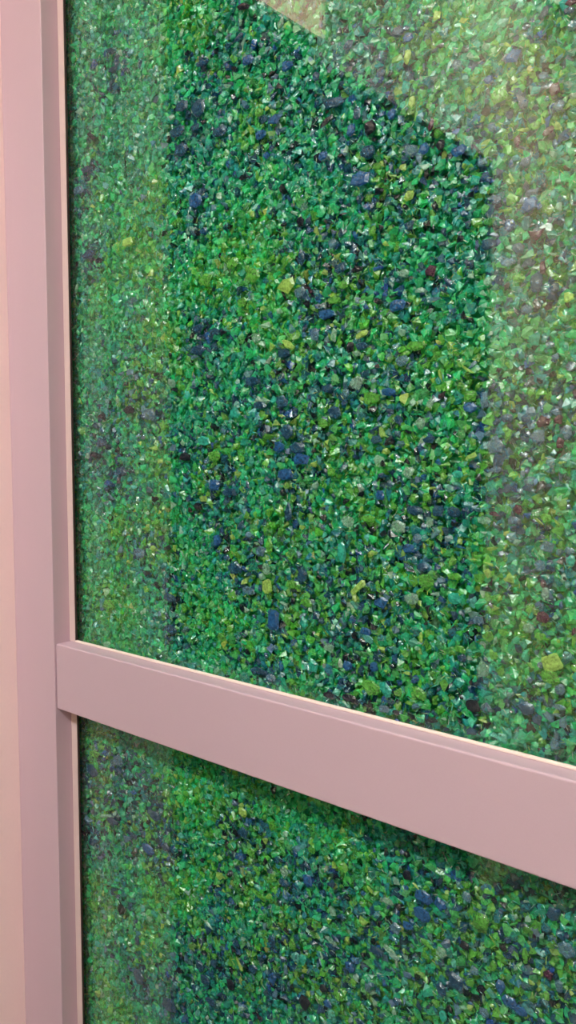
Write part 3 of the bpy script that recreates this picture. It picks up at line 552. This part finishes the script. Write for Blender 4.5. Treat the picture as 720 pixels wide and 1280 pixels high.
M_BED = chip_material('crushed_glass_mix')
def bed(name, x0, x1, z0, z1, label, extra):
    pts, siz, colr = [], [], []
    for y, pitch, smin, smax in ((0.0140, 0.0061, .0027, .0064), (0.0185, 0.0074, .0034, .0070), (0.0250, 0.0090, .0050, .0085)):
        gx, gz = np.meshgrid(np.arange(x0, x1, pitch), np.arange(z0, z1, pitch))
        n = gx.size
        p = np.stack([gx.ravel() + rng.uniform(-.6, .6, n) * pitch, np.full(n, y) + rng.normal(0, .0010, n), gz.ravel() + rng.uniform(-.6, .6, n) * pitch], 1)
        m = (p[:, 0] > x0 + .001) & (p[:, 0] < x1) & (p[:, 2] > z0 + .003) & (p[:, 2] < z1 - .003)
        p = p[m]; pts.append(p)
        s = smin * (smax / smin) ** rng.uniform(0, 1, len(p))
        siz.append(s[:, None] * np.stack([np.ones(len(p)), rng.uniform(.28, .55, len(p)), rng.uniform(.55, 1, len(p)) * np.where(rng.uniform(0, 1, len(p)) < .06, .3, 1)], 1))
    # thin splinters lying against the pane
    nn = int((x1 - x0) * (z1 - z0) * 15000)
    p = np.stack([rng.uniform(x0, x1, nn), rng.uniform(.0082, .0105, nn), rng.uniform(z0 + .003, z1 - .003, nn)], 1); pts.append(p)
    siz.append(np.stack([rng.uniform(.0012, .0038, nn), rng.uniform(.0002, .0005, nn), rng.uniform(.0002, .0005, nn)], 1))
    P = np.concatenate(pts); S = np.concatenate(siz)
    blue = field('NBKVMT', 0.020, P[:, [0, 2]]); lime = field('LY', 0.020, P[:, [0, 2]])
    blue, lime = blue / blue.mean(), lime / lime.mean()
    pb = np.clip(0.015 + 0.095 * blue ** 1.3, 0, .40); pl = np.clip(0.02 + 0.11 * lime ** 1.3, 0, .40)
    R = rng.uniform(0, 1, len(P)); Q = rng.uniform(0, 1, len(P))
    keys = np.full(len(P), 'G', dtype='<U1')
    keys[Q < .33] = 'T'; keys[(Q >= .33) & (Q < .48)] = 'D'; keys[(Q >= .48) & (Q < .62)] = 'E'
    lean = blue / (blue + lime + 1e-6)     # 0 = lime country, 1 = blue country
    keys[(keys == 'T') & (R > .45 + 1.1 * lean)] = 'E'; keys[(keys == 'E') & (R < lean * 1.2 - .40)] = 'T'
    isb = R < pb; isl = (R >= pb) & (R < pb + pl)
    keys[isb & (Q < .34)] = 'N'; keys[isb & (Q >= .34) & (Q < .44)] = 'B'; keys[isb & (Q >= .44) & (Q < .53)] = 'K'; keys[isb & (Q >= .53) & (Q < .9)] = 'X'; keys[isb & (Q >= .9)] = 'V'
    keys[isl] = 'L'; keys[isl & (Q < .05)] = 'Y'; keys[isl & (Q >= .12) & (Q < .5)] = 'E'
    W = rng.uniform(0, 1, len(P)); keys[W < .012] = 'W'; keys[(W >= .012) & (W < .035)] = 'C'
    sp = np.arange(len(P)) >= len(P) - nn
    pick = rng.choice(list('WCLYTG'), len(P), p=[.38, .2, .12, .1, .08, .12]); keys[sp] = pick[sp]
    C = np.array([COL[k] for k in keys]) * np.exp(rng.normal(0, .12, (len(P), 1))) * np.exp(rng.normal(0, .10, (len(P), 3)))
    Rm = flake_rot(len(P))
    # small stand-out bits; the tiny white ones are glints painted as pale chips
    ex = [(x, z, w, h, a, c) for x, z, w, h, a, c in extra if z0 < z < z1]
    if ex:
        Pe = np.array([(x, .0092, z) for x, z, *_ in ex]); Se = np.array([(w / 2, min(w, h) * .35 + .0004, h / 2) for x, z, w, h, *_ in ex])
        Re = []
        for e in ex:
            th = math.radians(e[4]); c, s = math.cos(th), math.sin(th)
            Re.append([[c, 0, s], [0, 1, 0], [-s, 0, c]])
        Ce = np.array([COL[e[5]] for e in ex])
        P = np.concatenate([P, Pe]); S = np.concatenate([S, Se]); Rm = np.concatenate([Rm, np.array(Re)]); C = np.concatenate([C, Ce])
    C = np.clip(C, .002, .95)
    ti = rng.integers(0, len(TEMPL), len(P))
    V, F, FC, off = [], [], [], 0
    for k, (tv, tf) in enumerate(TEMPL):
        i = np.where(ti == k)[0]
        if not len(i): continue
        v = np.einsum('nij,nvj->nvi', Rm[i], S[i][:, None, :] * tv[None]) + P[i][:, None, :]
        f = tf[None] + (np.arange(len(i)) * len(tv))[:, None, None] + off
        V.append(v.reshape(-1, 3)); F.append(f.reshape(-1, 3)); FC.append(np.repeat(C[i], len(tf), 0)); off += v.shape[0] * v.shape[1]
    V = np.concatenate(V); F = np.concatenate(F); FC = np.concatenate(FC)
    V[:, 1] = np.maximum(V[:, 1], GD + .0003)
    me = bpy.data.meshes.new(name)
    me.vertices.add(len(V)); me.vertices.foreach_set('co', V.astype(np.float32).ravel())
    me.loops.add(F.size); me.loops.foreach_set('vertex_index', F.astype(np.int32).ravel())
    me.polygons.add(len(F)); me.polygons.foreach_set('loop_start', np.arange(0, F.size, 3, dtype=np.int32))
    me.update(calc_edges=True)
    at = me.attributes.new('chip_colour', 'FLOAT_COLOR', 'FACE')
    at.data.foreach_set('color', np.concatenate([FC, np.ones((len(FC), 1))], 1).astype(np.float32).ravel())
    me.materials.append(M_BED)
    me.polygons.foreach_set('use_smooth', np.zeros(len(F), dtype=bool))
    o = bpy.data.objects.new(name, me); col.objects.link(o)
    tag(o, label, 'crushed glass', None, 'stuff')
    return o

small = [(c[0] * 1e-4, c[1] * 1e-4, c[2] * 1e-4, c[3] * 1e-4, c[4], c[5]) for c in bits]
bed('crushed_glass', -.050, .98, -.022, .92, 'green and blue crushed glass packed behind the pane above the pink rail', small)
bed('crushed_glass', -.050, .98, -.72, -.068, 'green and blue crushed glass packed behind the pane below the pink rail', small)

# the chips that stand out, each a thing of its own
chip_mats = {k: chip_material('glass_chip_' + k, COL[k], {'W': .70, 'V': .64, 'C': .6, 'L': .55, 'Y': .42, 'N': .48, 'B': .45}.get(k, .3), 1.3) for k in COL}
chip_mesh = {}
OUTLINES = {'yellow wedge': [(-1, -.05), (-.35, .85), (.72, 1), (1, .05), (.22, -1), (-.5, -.5)],
            'bar-like': [(-1, -.7), (-.8, -1), (.9, -.55), (1, .4), (.75, 1), (-.9, .3)],
            'squarish': [(-1, -.75), (-.8, -1), (.85, -.9), (1, -.6), (.9, .85), (.6, 1), (-.85, .9), (-1, .5)],
            'five-sided': [(-1, -.3), (.2, -1), (1, -.3), (.65, 1), (-.2, .75)],
            'oblong': [(-1, -.8), (-.6, -1), (.6, -1), (1, -.75), (1, .75), (.6, 1), (-.6, 1), (-1, .8)],
            'V-shaped': [(-1, .9), (-.7, -.1), (-.1, -1), (.35, -.7), (1, 1), (.1, .55)]}
def outline(seed):
    r = random.Random(900 + seed); n = r.choice((5, 6, 6, 7, 8)); o = r.uniform(0, 6.28)
    p = []
    for q in range(n):
        t = o + (q + r.uniform(-.32, .32)) * 2 * math.pi / n
        e = r.uniform(.8, 1.0)
        p.append((math.copysign(abs(math.cos(t)) ** .95, math.cos(t)) * e, math.copysign(abs(math.sin(t)) ** .95, math.sin(t)) * e))
    mx, mn = [max(c[i] for c in p) for i in (0, 1)], [min(c[i] for c in p) for i in (0, 1)]
    return [tuple((c[i] - mn[i]) / (mx[i] - mn[i]) * 2 - 1 for i in (0, 1)) for c in p]
def slab_mesh(pts, seed):
    r = random.Random(seed); n = len(pts); cx, cz = sum(p[0] for p in pts) / n, sum(p[1] for p in pts) / n
    ox, oz = r.uniform(-.12, .12), r.uniform(-.12, .12)
    f = r.uniform(.55, .8)
    vs = [(cx + (x - cx) * f + ox, -1 + r.uniform(0, .35), cz + (z - cz) * f + oz) for x, z in pts]
    vs += [(x, r.uniform(-.35, .25), z) for x, z in pts]
    vs += [(cx + (x - cx) * .6, 1, cz + (z - cz) * .6) for x, z in pts]
    vs += [(cx + ox + r.uniform(-.2, .2), -1, cz + oz + r.uniform(-.2, .2))]
    fs = [(q, (q + 1) % n, 3 * n) for q in range(n)]
    for a in (0, n):
        for q in range(n):
            u = (q + 1) % n
            fs += [(a + q, a + n + q, a + n + u), (a + q, a + n + u, a + u)]
    fs.append(tuple(range(3 * n - 1, 2 * n - 1, -1)))
    me = bpy.data.meshes.new('glass_chip'); me.from_pydata(vs, [], fs)
    bm = bmesh.new(); bm.from_mesh(me); bmesh.ops.recalc_face_normals(bm, faces=list(bm.faces)); bm.to_mesh(me); bm.free()
    return me
def chip_data(k, v, label=''):
    own = next((w for w in OUTLINES if w in label.split(' glass chip')[0]), None)
    key = (k, own or v)
    if key not in chip_mesh:
        me = slab_mesh(OUTLINES[own] if own else outline(v), v); me.materials.append(chip_mats[k])
        chip_mesh[key] = me
    return chip_mesh[key]
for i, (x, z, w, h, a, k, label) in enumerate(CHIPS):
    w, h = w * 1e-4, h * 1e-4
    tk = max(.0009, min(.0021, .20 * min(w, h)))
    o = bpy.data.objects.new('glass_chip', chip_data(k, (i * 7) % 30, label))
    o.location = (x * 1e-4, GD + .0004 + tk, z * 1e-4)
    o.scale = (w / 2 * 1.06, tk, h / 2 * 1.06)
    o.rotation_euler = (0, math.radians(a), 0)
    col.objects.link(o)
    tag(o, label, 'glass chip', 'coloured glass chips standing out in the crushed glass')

# ------------------------------------------------------------------ the corridor
def struct(name, bm, mat, label):
    o = link(name, bm, mat); tag(o, label, None, None, 'structure'); return o
T = .12
D0, D1, DH, DH2 = -.248, -1.405, 1.015, 1.05      # doorway in the side wall
w = bmesh.new()
add_box(w, XL - T, XL, D0, P_POST + .03, FLOOR, CEIL)
struct('wall_left', w, M_WALL, 'pale pink side wall meeting the window frame')
w = bmesh.new()
add_box(w, XL - T, XL, FAR, D1, FLOOR, CEIL)
add_box(w, XL - T, XL, D1, D0, DH2 + .0, CEIL)
struct('wall_doorway', w, M_CREAM, 'cream side wall around and over the doorway')
b = bmesh.new()
add_box(b, -.5, XL, 0.0, .12, FLOOR, CEIL); add_box(b, XR + .1, XEND, -.02, .12, FLOOR, CEIL)
add_box(b, XL, XR + .1, -.02, .12, ZT + .06, CEIL)
struct('wall_back', b, M_WALL, 'pink wall around the window')
struct('wall_front', box_bm(XL - T, XEND, FAR - .12, FAR, FLOOR, CEIL), M_CREAM, 'cream wall across the corridor')
struct('wall_right', box_bm(XEND, XEND + .12, FAR, 0, FLOOR, CEIL), M_WALL, 'pale pink end wall of the corridor')
struct('floor', box_bm(-2.2, XEND, FAR, 0.06, FLOOR - .1, FLOOR), M_FLOOR, 'grey corridor floor')
struct('ceiling', box_bm(-2.2, XEND, FAR, 0.06, CEIL, CEIL + .1), M_CEIL, 'off-white corridor ceiling')
# unlit room behind the doorway
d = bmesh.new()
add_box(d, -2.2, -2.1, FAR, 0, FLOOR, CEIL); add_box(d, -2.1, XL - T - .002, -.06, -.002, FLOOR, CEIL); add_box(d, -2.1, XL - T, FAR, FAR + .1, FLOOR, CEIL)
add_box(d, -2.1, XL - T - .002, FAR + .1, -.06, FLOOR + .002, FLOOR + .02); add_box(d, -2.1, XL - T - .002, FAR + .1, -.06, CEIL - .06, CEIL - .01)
struct('wall_dark', d, M_DARK, 'walls of the unlit room through the doorway, coloured near-black for shade')
# dark lining added to blacken the lit sides of the doorway
ln = bmesh.new()
add_box(ln, XL - T - .003, XL - .001, D1, D1 + .012, FLOOR, DH2); add_box(ln, XL - T - .003, XL - .001, D0 - .012, D0, FLOOR, DH2)
add_box(ln, XL - T - .003, XL - .001, D1 + .012, D0 - .012, DH2 - .012, DH2)
struct('trim_2', ln, M_DARK, 'added dark lining that keeps the sides of the doorway dark')
# door trim
tr = bmesh.new()
add_box(tr, XL, XL + .012, D0, D0 + .1, FLOOR, DH2 + .1, bevel=.002)
add_box(tr, XL, XL + .012, D1 - .085, D1, FLOOR, DH + .1, bevel=.002)
add_box(tr, XL - .02, XL + .012, D1, -.641, DH, DH + .1, bevel=.002)
struct('trim_1', tr, M_TRIM, 'pink trim around the doorway')
# lit box over the doorway, seen in the glass
lb = empty('wall_light', (XL, -.42, 1.12))
tag(lb, 'warm lit box light over the doorway, mirrored in the top of the glass', 'light')
M_LB = lamp_material('lit_diffuser', (1, .52, .42), 4.6)
link('housing', box_bm(0, .02, -.222, .10, -.075, .30, .002), M_TRIM, lb)
link('diffuser', box_bm(.02, .028, -.221, .098, -.0698, .295, .002), M_LB, lb)
pl = empty('cable_trunking', (XL, -.80, 1.13))
tag(pl, 'slim pale trunking running along the wall beside the box light', 'trunking')
link('channel', box_bm(0, .004, -.13, .155, 0, .036, .001), M_CREAM, pl)
link('cover', box_bm(.004, .006, -.13, .155, .002, .034, .0008), M_CREAM, pl)

# unseen ceiling lamp fittings; the two weaker ones are added for glints and fill
def downlight(x, y, power, size, label):
    e = empty('ceiling_light', (x, y, CEIL))
    tag(e, label, 'light')
    fr = bmesh.new(); s = size / 2
    add_box(fr, -s - .02, s + .02, -s - .02, -s, -.03, 0, bevel=.003); add_box(fr, -s - .02, s + .02, s, s + .02, -.03, 0, bevel=.003)
    add_box(fr, -s - .02, -s, -s, s, -.03, 0, bevel=.003); add_box(fr, s, s + .02, -s, s, -.03, 0, bevel=.003)
    link('fixture_frame', fr, M_TRIM, e)
    link('diffuser', box_bm(-s, s, -s, s, -.014, -.010), lamp_material('lamp_diffuser', (.93, 1, 1.0), power), e)
    ld = bpy.data.lights.new('ceiling_lamp', 'AREA'); ld.shape = 'SQUARE'; ld.size = size
    ld.energy = power * size * size * math.pi * 1.0; ld.color = (.93, 1, 1.0)
    lo = bpy.data.objects.new('ceiling_lamp', ld); lo.location = (0, 0, -.018); lo.parent = e; col.objects.link(lo)
LP = 345
downlight(.75, -1.55, LP, .15, 'small square ceiling light over the middle of the corridor')
downlight(.22, -1.45, LP * .25, .15, 'small square ceiling light added near the doorway for glints and fill')
downlight(1.90, -1.55, LP * .08, .15, 'small square ceiling light added far along the corridor for glints and fill')

# ------------------------------------------------------------------ camera
cam = bpy.data.cameras.new('camera'); co = bpy.data.objects.new('camera', cam); col.objects.link(co)
cam.sensor_fit = 'HORIZONTAL'; cam.sensor_width = 36; cam.lens = CAM['f'] / 720 * 36; cam.clip_start = .01; cam.clip_end = 50
cy, sy, cp, sp = math.cos(CAM['yaw']), math.sin(CAM['yaw']), math.cos(CAM['pitch']), math.sin(CAM['pitch'])
dv = Vector((-sy * cp, cy * cp, sp)); rv = Vector((cy, sy, 0)); uv = rv.cross(dv)
c, s = math.cos(CAM['roll']), math.sin(CAM['roll'])
r2 = rv * c + uv * s; u2 = -rv * s + uv * c
co.matrix_world = Matrix(((r2.x, u2.x, -dv.x, CAM['loc'][0]), (r2.y, u2.y, -dv.y, CAM['loc'][1]), (r2.z, u2.z, -dv.z, CAM['loc'][2]), (0, 0, 0, 1)))
scene.camera = co

wd = bpy.data.worlds.new('world'); scene.world = wd; wd.use_nodes = True
wd.node_tree.nodes['Background'].inputs[0].default_value = (.5, .5, .5, 1); wd.node_tree.nodes['Background'].inputs[1].default_value = .05
vs = scene.view_settings
vs.view_transform = 'Standard'; vs.look = 'None'; vs.gamma = 1; vs.use_curve_mapping = False; vs.exposure = 0.0
scene.cycles.transparent_max_bounces = 24
scene.cycles.max_bounces = 10
scene.cycles.sample_clamp_indirect = 6
